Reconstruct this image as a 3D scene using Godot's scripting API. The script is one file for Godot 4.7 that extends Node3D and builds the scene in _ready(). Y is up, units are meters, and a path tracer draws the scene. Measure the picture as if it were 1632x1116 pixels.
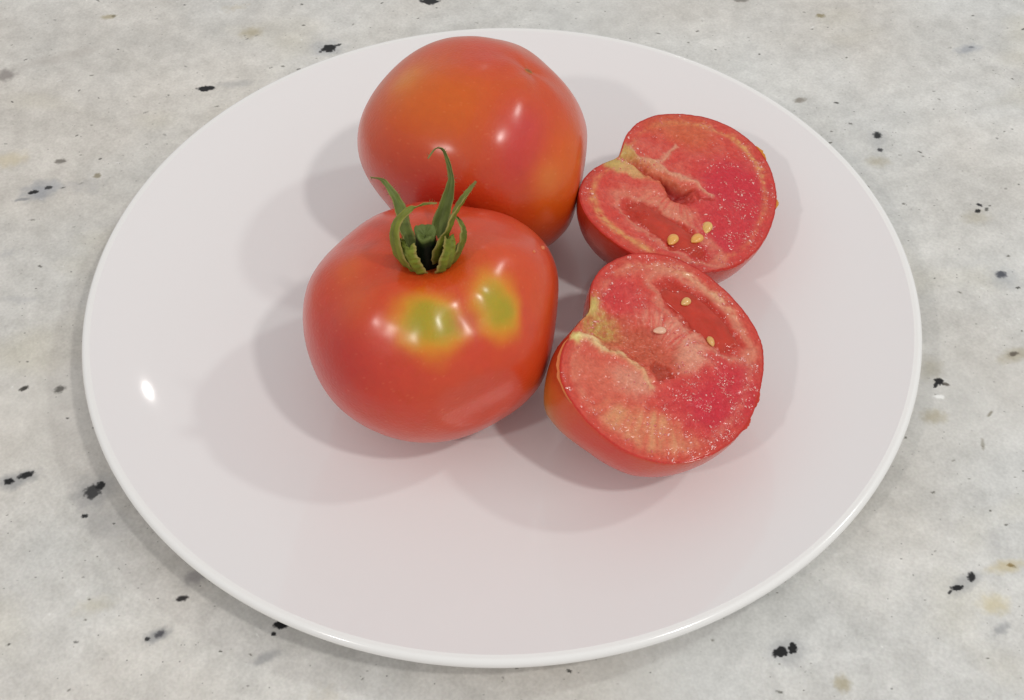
extends Node3D
# A white plate on a speckled stone countertop with two whole tomatoes and a tomato cut in half.

const PLATE_TOP := 0.0042
var rng := RandomNumberGenerator.new()
var n_low := FastNoiseLite.new()
var n_mid := FastNoiseLite.new()
var n_fine := FastNoiseLite.new()
var n_cell := FastNoiseLite.new()
var M := {}

func _ready():
	rng.seed = 20417
	setup_camera()
	setup_light()
	setup_noise()
	setup_materials()
	countertop()
	dinner_plate()
	back_tomato()
	front_tomato()
	upper_half()
	lower_half()

# ---------------------------------------------------------------- camera, light

func setup_camera():
	var cam := Camera3D.new()
	cam.name = "camera"
	add_child(cam)
	var right := Vector3(0.99985472, -0.01077679, 0.01320606)
	var up := Vector3(0.01704521, 0.6321555, -0.77465404)
	cam.transform = Transform3D(Basis(right, up, right.cross(up)).orthonormalized(), Vector3(0.00312148, 0.33309726, 0.2872558))
	cam.fov = 30.0
	cam.near = 0.02
	cam.far = 20.0
	cam.current = true

func setup_light():
	var we := WorldEnvironment.new()
	we.name = "environment"
	var e := Environment.new()
	e.background_mode = Environment.BG_COLOR
	e.background_color = Color(0.562, 0.555, 0.555).linear_to_srgb()   # the pale walls and ceiling of the kitchen around
	e.background_energy_multiplier = 1.0
	e.tonemap_mode = Environment.TONE_MAPPER_LINEAR
	e.tonemap_exposure = 1.07
	e.sdfgi_enabled = true
	e.ssao_enabled = true
	e.ssil_enabled = true
	we.environment = e
	add_child(we)
	# three small globe lamps hanging above the counter: right, near right, near left
	globe_lamp(Vector3(1.36, 1.6, -0.19), 0.47, Color(0.97, 1.0, 0.98), "globe lamp hanging above the counter off to the right", 0.065)
	globe_lamp(Vector3(0.80, 1.6, 0.70), 0.72, Color(1.0, 0.985, 0.965), "globe lamp hanging above the near right side of the counter", 0.06)
	globe_lamp(Vector3(-1.09, 1.6, 1.26), 0.60, Color(1.0, 0.975, 0.95), "globe lamp hanging above the near left side of the counter")
	globe_lamp(Vector3(0.27, 1.6, -1.74), 0.035, Color(1.0, 0.99, 0.97), "small dim globe lamp hanging beyond the far side of the counter", 0.01)

func globe_lamp(at: Vector3, energy: float, tint: Color, label: String, radius := 0.055):
	var t := thing("globe_lamp", label, "lamp", at, "globe lamps above the counter")
	var glow := StandardMaterial3D.new()
	glow.albedo_color = Color(0.9, 0.9, 0.88)
	glow.emission_enabled = true
	glow.emission = tint
	glow.emission_energy_multiplier = 4.0
	var s := SphereMesh.new()
	s.radius = radius * 1.07
	s.height = radius * 2.14
	put(s, "bulb", glow, t)
	var brass := StandardMaterial3D.new()
	brass.albedo_color = Color(0.7, 0.68, 0.65)
	brass.metallic = 1.0
	brass.roughness = 0.35
	var c := CylinderMesh.new()
	c.top_radius = 0.018
	c.bottom_radius = 0.024
	c.height = 0.05
	put(c, "socket", brass, t).position = Vector3(0, radius + 0.026, 0)
	var w := CylinderMesh.new()
	w.top_radius = 0.003
	w.bottom_radius = 0.003
	w.height = 0.5
	put(w, "cord", brass, t).position = Vector3(0, radius + 0.3, 0)
	var l := OmniLight3D.new()
	l.name = "lamp_light"
	l.light_energy = energy
	l.light_color = tint
	l.light_size = radius
	l.omni_range = 6.0
	l.omni_attenuation = 2.0
	l.shadow_enabled = true
	t.add_child(l)

# ---------------------------------------------------------------- helpers

func thing(called: String, label: String, category: String, at := Vector3.ZERO, group := "") -> Node3D:
	var o := Node3D.new()
	o.name = called
	add_child(o, true)
	o.position = at
	o.set_meta("label", label)
	o.set_meta("category", category)
	if group != "":
		o.set_meta("group", group)
	return o

func put(m: Mesh, called: String, mat: Material, parent: Node) -> MeshInstance3D:
	var o := MeshInstance3D.new()
	o.name = called
	o.mesh = m
	o.material_override = mat
	parent.add_child(o, true)
	return o

# a mesh from rows of points: row i has the points i*w .. i*w+w-1; wrapped closes every row
func grid_mesh(P: PackedVector3Array, C: PackedColorArray, w: int, wrapped: bool, flip := false, uv := PackedVector2Array()) -> ArrayMesh:
	var rows := P.size() / w
	var idx := PackedInt32Array()
	var cols := w if wrapped else w - 1
	idx.resize((rows - 1) * cols * 6)
	var k := 0
	for i in rows - 1:
		for j in cols:
			var a := i * w + j
			var b := i * w + (j + 1) % w
			var c := a + w
			var d := b + w
			if flip:
				idx[k] = a; idx[k + 1] = c; idx[k + 2] = b
				idx[k + 3] = b; idx[k + 4] = c; idx[k + 5] = d
			else:
				idx[k] = a; idx[k + 1] = b; idx[k + 2] = c
				idx[k + 3] = b; idx[k + 4] = d; idx[k + 5] = c
			k += 6
	var arr := []
	arr.resize(Mesh.ARRAY_MAX)
	arr[Mesh.ARRAY_VERTEX] = P
	if C.size() == P.size():
		arr[Mesh.ARRAY_COLOR] = C
	if uv.size() == P.size():
		arr[Mesh.ARRAY_TEX_UV] = uv
	arr[Mesh.ARRAY_INDEX] = idx
	var st := SurfaceTool.new()
	st.create_from_arrays(arr)
	st.generate_normals()
	return st.commit()

func lin(r: float, g: float, b: float) -> Color:
	return Color(r, g, b)

func sstep(a: float, b: float, x: float) -> float:
	var t := clampf((x - a) / (b - a), 0.0, 1.0)
	return t * t * (3.0 - 2.0 * t)

# smallest of two values, rounded over k
func smin(a: float, b: float, k: float) -> float:
	var h := maxf(k - absf(a - b), 0.0) / k
	return minf(a, b) - h * h * k * 0.25

# distance to an open line of points, in face millimetres
func line_dist(p: Vector2, L: Array) -> float:
	var best := 1e9
	for i in L.size() - 1:
		var a: Vector2 = L[i]
		var ab: Vector2 = L[i + 1] - a
		var t := clampf((p - a).dot(ab) / ab.length_squared(), 0.0, 1.0)
		best = minf(best, p.distance_squared_to(a + ab * t))
	return sqrt(best)

# 1 at the middle of a soft ellipse, 0 well outside
func blob(p: Vector2, cx: float, cy: float, rx: float, ry: float, turn := 0.0) -> float:
	var d := p - Vector2(cx, cy)
	if turn != 0.0:
		d = d.rotated(-deg_to_rad(turn))
	var q := (d.x / rx) * (d.x / rx) + (d.y / ry) * (d.y / ry)
	return exp(-q * q * 0.7) if q < 4.0 else 0.0

func setup_noise():
	for a in [[n_low, 1.0, 3], [n_mid, 4.0, 3], [n_fine, 20.0, 2]]:
		a[0].noise_type = FastNoiseLite.TYPE_SIMPLEX_SMOOTH
		a[0].seed = 11
		a[0].frequency = a[1]
		a[0].fractal_octaves = a[2]
	n_cell.noise_type = FastNoiseLite.TYPE_CELLULAR
	n_cell.seed = 5
	n_cell.frequency = 0.9
	n_cell.cellular_return_type = FastNoiseLite.RETURN_DISTANCE

func noise_tex(freq: float, size: int, octaves: int, kind := FastNoiseLite.TYPE_SIMPLEX_SMOOTH) -> NoiseTexture2D:
	var n := FastNoiseLite.new()
	n.noise_type = kind
	n.frequency = freq
	n.fractal_octaves = octaves
	n.seed = 3
	var t := NoiseTexture2D.new()
	t.width = size
	t.height = size
	t.seamless = true
	t.noise = n
	return t

func setup_materials():
	var skin := StandardMaterial3D.new()
	skin.vertex_color_use_as_albedo = true
	skin.roughness = 0.42
	skin.metallic_specular = 0.27
	skin.clearcoat_enabled = true
	skin.clearcoat = 0.75
	skin.clearcoat_roughness = 0.235
	skin.subsurf_scatter_enabled = true
	skin.subsurf_scatter_strength = 0.12
	skin.heightmap_enabled = true
	skin.heightmap_texture = noise_tex(0.05, 512, 3)
	skin.heightmap_scale = 0.011
	skin.uv1_triplanar = true
	skin.uv1_scale = Vector3(28, 28, 28)
	M.skin = skin
	var flesh := StandardMaterial3D.new()
	flesh.vertex_color_use_as_albedo = true
	flesh.roughness = 0.36
	flesh.metallic_specular = 0.28
	flesh.clearcoat_enabled = true
	flesh.clearcoat = 0.25
	flesh.clearcoat_roughness = 0.12
	flesh.subsurf_scatter_enabled = true
	flesh.subsurf_scatter_strength = 0.1
	flesh.heightmap_enabled = true
	flesh.heightmap_texture = noise_tex(0.06, 512, 3)
	flesh.heightmap_scale = 0.014
	flesh.uv1_triplanar = true
	flesh.uv1_scale = Vector3(45, 45, 45)
	M.flesh = flesh
	var gel := StandardMaterial3D.new()
	gel.vertex_color_use_as_albedo = true
	gel.roughness = 0.12
	gel.metallic_specular = 0.3
	gel.clearcoat_enabled = true
	gel.clearcoat = 0.45
	gel.clearcoat_roughness = 0.05
	gel.subsurf_scatter_enabled = true
	gel.subsurf_scatter_strength = 0.25
	M.gel = gel
	var seed_m := StandardMaterial3D.new()
	seed_m.vertex_color_use_as_albedo = true
	seed_m.roughness = 0.3
	seed_m.clearcoat_enabled = true
	seed_m.clearcoat = 0.7
	seed_m.clearcoat_roughness = 0.08
	M.seed = seed_m
	var bead := StandardMaterial3D.new()
	bead.vertex_color_use_as_albedo = true
	bead.roughness = 0.15
	bead.clearcoat_enabled = true
	bead.clearcoat = 1.0
	bead.clearcoat_roughness = 0.1
	M.bead = bead
	var glaze := StandardMaterial3D.new()
	glaze.albedo_color = Color(0.80, 0.788, 0.79).linear_to_srgb()
	glaze.roughness = 0.3
	glaze.metallic_specular = 0.2
	glaze.clearcoat_enabled = true
	glaze.clearcoat = 0.7
	glaze.clearcoat_roughness = 0.05
	M.glaze = glaze
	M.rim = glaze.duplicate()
	M.rim.albedo_color = Color(0.82, 0.815, 0.80).linear_to_srgb()  # same glaze as the well; the brighter lit look is painted in whiter
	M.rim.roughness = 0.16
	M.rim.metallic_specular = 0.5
	var leaf := StandardMaterial3D.new()
	leaf.vertex_color_use_as_albedo = true
	leaf.roughness = 0.55
	leaf.metallic_specular = 0.3
	leaf.backlight_enabled = true
	leaf.backlight = Color(0.12, 0.14, 0.04)
	M.leaf = leaf

# ---------------------------------------------------------------- countertop

var stone: Image
const TILE := 0.64

func cell(n: Image, x: int, y: int) -> float:
	return n.get_pixel(x, y).r

func stone_noise(freq: float, octaves: int, w: int, h: int, sd: int) -> Image:
	var n := FastNoiseLite.new()
	n.noise_type = FastNoiseLite.TYPE_SIMPLEX_SMOOTH
	n.frequency = freq
	n.fractal_octaves = octaves
	n.seed = sd
	var im := n.get_seamless_image(w, h, false, false, 0.15, true)
	im.convert(Image.FORMAT_L8)
	if w != 1024 or h != 1024:
		im.resize(1024, 1024, Image.INTERPOLATE_CUBIC)
	return im

# a fleck at x, z millimetres from the plate's middle
func fleck(x: float, z: float, rx: float, rz: float, turn: float, col: Color, strength: float, soft: float, ragged := 0.35):
	var px := TILE * 1000.0 / 2048.0
	var R := (maxf(rx, rz) * (1.0 + soft) + 0.6) / px
	var cx := (x + TILE * 500.0) / px
	var cy := (z + TILE * 500.0) / px
	var ct := cos(turn)
	var s := sin(turn)
	var off := rng.randf() * 900.0
	for j in range(int(cy - R), int(cy + R) + 2):
		for i in range(int(cx - R), int(cx + R) + 2):
			var dx := (i + 0.5 - cx) * px
			var dy := (j + 0.5 - cy) * px
			var a := (dx * ct + dy * s) / rx
			var b := (-dx * s + dy * ct) / rz
			var d := sqrt(a * a + b * b)
			if ragged > 0.0:
				d += ragged * n_mid.get_noise_2d(off + dx / maxf(rx, rz) * 0.28, dy / maxf(rx, rz) * 0.28) * 1.6
			var k := strength * (1.0 - sstep(1.0 - soft, 1.0 + soft, d))
			if k > 0.004:
				var ii := posmod(i, 2048)
				var jj := posmod(j, 2048)
				stone.set_pixel(ii, jj, stone.get_pixel(ii, jj).lerp(col, k))

func countertop():
	var a := stone_noise(0.0045, 4, 1024, 1024, 21)     # broad clouds
	var b := stone_noise(0.014, 4, 448, 1024, 22)       # veins drawn out sideways
	var c := stone_noise(0.055, 4, 1024, 1024, 23)       # mottle
	var d := stone_noise(0.009, 3, 640, 1024, 24)       # yellow stain
	var g := stone_noise(0.25, 2, 1024, 1024, 25)       # grain
	var da := a.get_data()
	var db := b.get_data()
	var dc := c.get_data()
	var dd := d.get_data()
	var dg := g.get_data()
	var out := PackedByteArray()
	out.resize(1024 * 1024 * 3)
	for i in 1024 * 1024:
		var t := da[i] / 255.0
		var v := (db[i] - 128.0) * 0.075 + (dc[i] - 128.0) * 0.09 + (dg[i] - 128.0) * 0.045
		var x := (i & 1023) / 1023.0
		var warm := clampf(t * 1.3 - 0.15 + (0.5 - x) * 0.9, 0.0, 1.0)
		var yl := clampf((dd[i] - 176.0) / 70.0, 0.0, 1.0) * 0.3
		var r := lerpf(207.0, 207.0, warm) + v
		var gg := lerpf(207.0, 202.5, warm) + v
		var bb := lerpf(204.0, 195.0, warm) + v
		out[i * 3] = int(clampf(lerpf(r, 206.0, yl), 0.0, 255.0))
		out[i * 3 + 1] = int(clampf(lerpf(gg, 198.0, yl), 0.0, 255.0))
		out[i * 3 + 2] = int(clampf(lerpf(bb, 172.0, yl), 0.0, 255.0))
	stone = Image.create_from_data(1024, 1024, false, Image.FORMAT_RGB8, out)
	stone.resize(2048, 2048, Image.INTERPOLATE_CUBIC)
	var fine := FastNoiseLite.new()
	fine.noise_type = FastNoiseLite.TYPE_SIMPLEX
	fine.frequency = 0.22
	fine.fractal_octaves = 3
	fine.seed = 26
	var fi := fine.get_seamless_image(2048, 2048, false, false, 0.1, true)
	fi.convert(Image.FORMAT_L8)
	var crystal := FastNoiseLite.new()
	crystal.noise_type = FastNoiseLite.TYPE_CELLULAR
	crystal.cellular_return_type = FastNoiseLite.RETURN_CELL_VALUE
	crystal.frequency = 0.05
	crystal.domain_warp_enabled = true
	crystal.domain_warp_amplitude = 14.0
	crystal.domain_warp_frequency = 0.06
	crystal.seed = 27
	var ci := crystal.get_seamless_image(2048, 2048, false, false, 0.1, true)
	ci.convert(Image.FORMAT_L8)
	var px := stone.get_data()
	var fd := fi.get_data()
	var cd := ci.get_data()
	for i in 2048 * 2048:
		var v := int((fd[i] - 128) * 0.065 + (cd[i] - 128) * 0.035)
		px[i * 3] = clampi(px[i * 3] + v, 0, 255)
		px[i * 3 + 1] = clampi(px[i * 3 + 1] + v, 0, 255)
		px[i * 3 + 2] = clampi(px[i * 3 + 2] + v, 0, 255)
	stone = Image.create_from_data(2048, 2048, false, Image.FORMAT_RGB8, px)
	for i in 4500:      # the finest flecks
		var tone := rng.randf_range(0.25, 0.55)
		fleck(rng.randf_range(-320, 320), rng.randf_range(-320, 320), rng.randf_range(0.12, 0.26), rng.randf_range(0.1, 0.16), rng.randf_range(-0.9, 0.5), Color(tone, tone * 0.98, tone * 0.94), rng.randf_range(0.3, 0.8), 0.5, 0.0)
	# small dark mineral flecks all through the stone
	for i in 3400:
		var x := rng.randf_range(-320, 320)
		var z := rng.randf_range(-320, 320)
		var r := 0.15 + 0.42 * pow(rng.randf(), 4.0)
		var tone := rng.randf_range(0.16, 0.46)
		fleck(x, z, r * rng.randf_range(0.9, 1.9), r * 0.75, rng.randf_range(-0.8, 0.8), Color(tone * 1.02, tone, tone * 0.92), rng.randf_range(0.25, 0.9), 0.5, 0.5)
	for i in 70:      # faint smudges
		var k := rng.randf()
		fleck(rng.randf_range(-320, 320), rng.randf_range(-320, 320), rng.randf_range(2, 7), rng.randf_range(1, 3), rng.randf_range(-0.6, 0.3), Color(0.62, 0.62, 0.64) if k < 0.5 else Color(0.74, 0.68, 0.55), rng.randf_range(0.1, 0.26), 1.0, 0.8)
	for i in 160:      # pale flecks
		fleck(rng.randf_range(-320, 320), rng.randf_range(-320, 320), rng.randf_range(0.3, 0.9), 0.3, rng.randf_range(-1, 1), Color(0.93, 0.93, 0.92), 0.6, 0.5, 0.6)
	var black := Color(0.07, 0.07, 0.075)
	var grey := Color(0.42, 0.43, 0.45)
	var blue := Color(0.45, 0.48, 0.54)
	var olive := Color(0.55, 0.49, 0.33)
	# the marks that the photograph shows, where they lie in the stone
	for f in [
		["cap", -29.0, -174.9, 4.0, 2.2, 0.0, black, 0.95, 0.2], ["halo", -69.5, -144.5, 6.5, 4.5, 0.0, blue, 0.24, 0.8], ["black", -69.3, -144.6, 3.0, 2.6, -0.2, black, 1.0, 0.2], ["bit", -65.4, -146.6, 1.3, 0.7, -0.4, black, 0.7, 0.3], ["bit", -72.5, -142.3, 0.7, 0.7, 0.0, black, 0.6, 0.3],
		["black", -116.0, -120.5, 3.6, 1.7, -0.06, black, 1.0, 0.18], ["vein", -104.5, -123.0, 7.5, 2.0, -0.1, grey, 0.22, 0.8],
		["halo", -169.0, -64.0, 6.5, 4.8, -0.4, blue, 0.41, 0.7], ["core", -171.6, -63.2, 2.0, 1.0, -0.3, black, 0.95, 0.28], ["core", -166.6, -65.5, 1.6, 1.0, -0.2, black, 0.75, 0.28], ["tail", -175.0, -59.5, 3.0, 0.8, -0.2, grey, 0.5, 0.5],
		["smudge", -198.0, -130.8, 4.5, 3.6, -0.3, Color(0.38, 0.35, 0.34), 0.48, 0.6], ["streak", -180.0, -141.0, 14.0, 3.0, -0.35, Color(0.6, 0.57, 0.54), 0.27, 0.9], ["brown", -164.9, -79.7, 2.3, 1.4, -0.1, Color(0.32, 0.3, 0.27), 0.61, 0.4],
		["olive", -163.3, -167.9, 3.0, 1.5, -0.2, olive, 0.48, 0.6], ["olive", -161.0, -168.5, 1.0, 0.9, 0.0, Color(0.33, 0.3, 0.2), 0.54, 0.4], ["olive", -102.1, -155.7, 4.2, 3.0, -0.2, olive, 0.37, 0.8], ["rust", -149.7, -71.5, 1.4, 1.5, 0.0, Color(0.42, 0.38, 0.27), 0.54, 0.4],
		["cloud", -124.8, 67.9, 6.0, 5.2, -0.6, grey, 0.37, 0.85], ["core", -124.9, 68.2, 2.6, 2.6, -0.7, black, 0.7, 0.28], ["core", -123.0, 66.0, 1.6, 1.4, -0.6, black, 0.95, 0.28], ["speck", -125.6, 76.8, 1.0, 0.7, 0.0, black, 0.9, 0.3], ["fade", -119.0, 79.0, 8.0, 4.5, 0.5, grey, 0.17, 0.9],
		["streak", -149.0, 63.4, 6.8, 2.8, -0.35, grey, 0.44, 0.6], ["core", -151.3, 63.9, 1.5, 1.2, 0.0, black, 1.0, 0.3], ["core", -146.6, 61.7, 2.4, 1.2, -0.35, black, 0.95, 0.28],
		["smudge", -97.7, 116.5, 3.6, 2.0, -0.4, grey, 0.44, 0.6], ["core", -97.0, 116.0, 1.6, 1.0, -0.6, Color(0.25, 0.25, 0.27), 0.8, 0.5], ["speck", -100.3, 117.5, 0.8, 0.7, 0.0, black, 0.8, 0.3], ["star", -92.4, 105.0, 1.8, 0.9, -0.2, Color(0.15, 0.14, 0.14), 0.95, 0.4], ["purple", -89.7, 98.1, 3.2, 2.2, -0.3, Color(0.45, 0.43, 0.45), 0.41, 0.7],
		["black", -62.8, 113.6, 2.6, 1.6, -0.2, black, 1.0, 0.18], ["dot", -65.0, 116.6, 0.8, 0.6, 0.0, black, 0.95, 0.3], ["smear", -66.2, 123.7, 4.0, 1.4, -0.4, grey, 0.34, 0.7],
		["halo", 77.8, 124.3, 5.2, 3.6, -0.2, grey, 0.27, 0.8], ["lobe", 75.8, 124.7, 2.5, 1.6, -0.15, black, 1.0, 0.15], ["lobe", 79.4, 123.6, 1.3, 1.8, 0.3, black, 1.0, 0.15],
		["halo", 131.6, 104.4, 5.4, 2.4, -0.6, grey, 0.34, 0.7], ["bar", 129.0, 105.8, 2.1, 0.95, -0.05, black, 1.0, 0.15], ["lobe", 133.9, 102.4, 1.1, 1.6, 0.35, black, 0.95, 0.3], ["tail", 126.7, 107.1, 1.0, 0.4, -0.8, black, 0.8, 0.3],
		["core", 140.2, 31.5, 1.6, 1.4, 0.4, black, 1.0, 0.25], ["arm", 138.8, 32.9, 1.4, 0.6, -1.0, black, 0.9, 0.3], ["arm", 142.0, 32.6, 1.3, 0.7, 0.5, Color(0.3, 0.28, 0.25), 0.8, 0.4], ["stain", 138.5, 26.0, 3.5, 4.5, 0.2, olive, 0.19, 0.9], ["pale", 138.9, 37.6, 1.8, 0.9, 0.0, Color(0.97, 0.97, 0.96), 0.9, 0.5], ["stain", 135.5, 45.3, 3.6, 2.6, 0.0, olive, 0.34, 0.8],
		["halo", 142.4, -83.0, 3.2, 5.5, 0.0, grey, 0.20, 0.9], ["core", 142.7, -86.4, 1.6, 2.0, 0.0, Color(0.12, 0.13, 0.13), 0.95, 0.4], ["core", 142.2, -78.2, 1.1, 1.0, 0.0, Color(0.2, 0.2, 0.21), 0.85, 0.4], ["stain", 139.9, -71.8, 4.0, 2.5, 0.0, olive, 0.27, 0.9],
		["bit", 171.0, -45.2, 1.2, 0.9, -0.4, black, 0.95, 0.3], ["bit", 172.2, -48.3, 1.2, 0.7, 0.6, black, 0.9, 0.3], ["bit", 174.3, -46.0, 1.0, 0.7, -1.0, Color(0.3, 0.3, 0.28), 0.8, 0.4], ["stain", 169.5, -42.0, 4.5, 3.0, -0.2, olive, 0.19, 0.9],
		["halo", 171.8, -12.8, 4.2, 4.4, 0.0, blue, 0.24, 0.9], ["core", 171.6, -14.4, 2.0, 1.6, -0.3, Color(0.28, 0.29, 0.32), 0.9, 0.45], ["blue", 188.9, -137.1, 5.0, 2.4, -0.3, blue, 0.37, 0.8], ["core", 190.5, -138.2, 1.1, 0.7, 0.0, grey, 0.7, 0.5],
		["brown", 116.6, -107.3, 2.4, 1.4, -0.3, Color(0.4, 0.36, 0.31), 0.54, 0.5], ["olive", 133.3, -160.5, 2.0, 1.4, 0.0, Color(0.45, 0.4, 0.25), 0.58, 0.4], ["brown", 101.5, -172.1, 3.0, 1.4, 0.1, Color(0.33, 0.3, 0.27), 0.54, 0.5],
		["stain", 144.5, 99.2, 5.0, 2.0, -0.2, Color(0.76, 0.68, 0.48), 0.44, 0.8], ["speck", 146.0, 98.8, 1.0, 0.7, 0.0, Color(0.5, 0.42, 0.25), 0.8, 0.4], ["stain", 138.3, 111.3, 4.0, 2.8, 0.0, Color(0.76, 0.69, 0.48), 0.41, 0.9], ["stain", 91.3, 134.4, 2.2, 2.4, 0.0, olive, 0.44, 0.7],
		["streak", 167.7, 20.9, 6.5, 2.2, -0.35, olive, 0.31, 0.8], ["core", 166.8, 20.7, 1.8, 0.9, -0.3, Color(0.35, 0.32, 0.28), 0.85, 0.4], ["blue", 138.5, 118.8, 3.0, 1.4, -0.5, grey, 0.37, 0.7],
		["speck", -154.7, 28.0, 1.6, 0.9, -0.6, Color(0.2, 0.19, 0.17), 0.9, 0.35], ["speck", -143.1, 28.6, 1.8, 1.4, -0.6, Color(0.3, 0.29, 0.27), 0.75, 0.5], ["stain", -117.1, 106.7, 5.0, 2.4, -0.3, Color(0.74, 0.70, 0.58), 0.27, 1.0], ["stain", -184.4, -80.9, 6.0, 4.0, -0.3, Color(0.76, 0.69, 0.52), 0.37, 0.9], ["hook", 153.3, 44.7, 1.6, 0.5, -0.9, Color(0.5, 0.48, 0.42), 0.7, 0.4], ["hook", 148.2, 56.2, 0.6, 2.2, 0.2, Color(0.55, 0.53, 0.48), 0.6, 0.4],
	]:
		fleck(f[1], f[2], f[3] * 0.9, f[4] * 0.9, f[5], f[6], f[7], f[8], 0.28)
	var m := StandardMaterial3D.new()
	m.albedo_texture = ImageTexture.create_from_image(stone)
	m.roughness = 0.38
	m.metallic_specular = 0.45
	# a slab with a rounded front edge: rows run from back to front, then down
	var P := PackedVector3Array()
	var U := PackedVector2Array()
	var prof := [Vector2(-0.60, -0.04), Vector2(-0.60, 0.0), Vector2(0.0, 0.0), Vector2(0.445, 0.0)]
	for k in 7:
		var an := k / 6.0 * PI * 0.5
		prof.append(Vector2(0.445 + 0.015 * sin(an), -0.015 + 0.015 * cos(an)))
	prof.append(Vector2(0.46, -0.04))
	prof.append(Vector2(-0.60, -0.04))
	for p in prof:
		for i in 3:
			var x := -0.8 + 0.8 * i
			P.append(Vector3(x, p.y, p.x))
			U.append(Vector2(x / TILE + 0.5, (p.x - minf(p.y + 0.015, 0.0)) / TILE + 0.5))
	var st := SurfaceTool.new()
	st.begin(Mesh.PRIMITIVE_TRIANGLES)
	for i in prof.size() - 1:
		for j in 2:
			for k in [[0, 0], [0, 1], [1, 0], [0, 1], [1, 1], [1, 0]]:
				st.set_smooth_group(1 if i >= 1 and i <= 9 else -1)
				st.set_uv(U[(i + k[0]) * 3 + j + k[1]])
				st.add_vertex(P[(i + k[0]) * 3 + j + k[1]])
	st.generate_normals()
	var o := put(st.commit(), "countertop", m, self)
	o.set_meta("kind", "structure")
	o.set_meta("label", "pale grey stone countertop with black and brown mineral flecks")

# ---------------------------------------------------------------- plate

func lathe(prof: Array, n: int) -> ArrayMesh:
	var P := PackedVector3Array()
	for p in prof:
		for j in n:
			var a := TAU * j / n
			P.append(Vector3(p.x * cos(a), p.y, p.x * sin(a)))
	return grid_mesh(P, PackedColorArray(), n, true)

func plate_height(r: float) -> float:
	var s := clampf((r - 0.080) / 0.0525, 0.0, 1.0)
	return PLATE_TOP + 0.0124 * pow(s, 1.75)

func dinner_plate():
	var t := thing("dinner_plate", "large round white glazed dinner plate with a rolled rim, holding the tomatoes", "plate")
	var top := []
	for i in 90:
		var r := maxf(0.1322 * i / 89.0, 0.00002)
		top.append(Vector2(r, plate_height(r)))
	var e: Vector2 = top[-1]
	put(lathe(top, 256), "well", M.glaze, t)
	var rim := [e]
	for i in 21:
		var a := deg_to_rad(104.0 - i * 7.2)
		rim.append(Vector2(0.1334, 0.0148) + Vector2(cos(a) * 0.0016, sin(a) * 0.0018))
	rim.append(Vector2(0.1327, 0.0132))
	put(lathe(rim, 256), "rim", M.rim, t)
	var under := [Vector2(0.1327, 0.0132)]
	for i in 24:
		var r := lerpf(0.1310, 0.083, i / 23.0)
		under.append(Vector2(r, maxf(plate_height(r) - 0.0030 - 0.0006 * sstep(0.10, 0.131, r), 0.0012)))
	under.append(Vector2(0.081, 0.0012))
	put(lathe(under, 160), "underside", M.glaze, t)
	var foot := [Vector2(0.081, 0.0012), Vector2(0.0802, 0.0003), Vector2(0.079, 0.0001), Vector2(0.0775, 0.0003), Vector2(0.0765, 0.0014), Vector2(0.00002, 0.0015)]
	put(lathe(foot, 160), "foot_ring", M.glaze, t)

# ---------------------------------------------------------------- whole tomatoes

# body of a whole tomato round its centre; spec: a (half axes), w (towards the viewer), fit (harmonics), clamps [[direction, distance]], lobe and paint functions
func tomato_mesh(spec: Dictionary, nu: int, nv: int) -> ArrayMesh:
	var P := PackedVector3Array()
	var C := PackedColorArray()
	var w: Vector3 = spec.w
	var up := (Vector3.UP - w * w.y).normalized()
	var rt := up.cross(w)
	var axis: Vector3 = spec.axis
	var ax := axis.cross(Vector3(0, 0, 1)).normalized()
	var az := ax.cross(axis)
	var half: Vector3 = spec.a
	for i in nu + 1:
		var th := lerpf(0.004, PI - 0.004, float(i) / nu)
		for j in nv:
			var ph := TAU * j / nv
			var d := axis * cos(th) + (ax * sin(ph) + az * cos(ph)) * sin(th)
			var r := 1.0 / sqrt((d / half).length_squared())
			var ps := atan2(d.dot(up), d.dot(rt))
			var cv := d.dot(w)
			var s := 0.0
			for k in 6:
				s += spec.fit[k * 2] * cos((k + 1) * ps) + spec.fit[k * 2 + 1] * sin((k + 1) * ps)
			r *= 1.0 + (1.0 - cv * cv) * s
			r *= spec.lobe.call(th, ph, d)
			for c in spec.clamps:
				var g: float = d.dot(c[0])
				if g > 0.05:
					r = smin(r, c[1] / g, c[2])
			P.append(d * r)
			C.append(spec.paint.call(d, th, ph))
	return grid_mesh(P, C, nv, true, true)

func near(d: Vector3, at: Vector3, r: float) -> float:
	var q := d.distance_squared_to(at.normalized()) / (r * r)
	return exp(-q) if q < 8.0 else 0.0

func tint(c: Color, to: Color, k: float) -> Color:
	return c.lerp(to, clampf(k, 0.0, 1.0))

func lowest(m: ArrayMesh) -> float:
	return m.get_aabb().position.y

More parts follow.
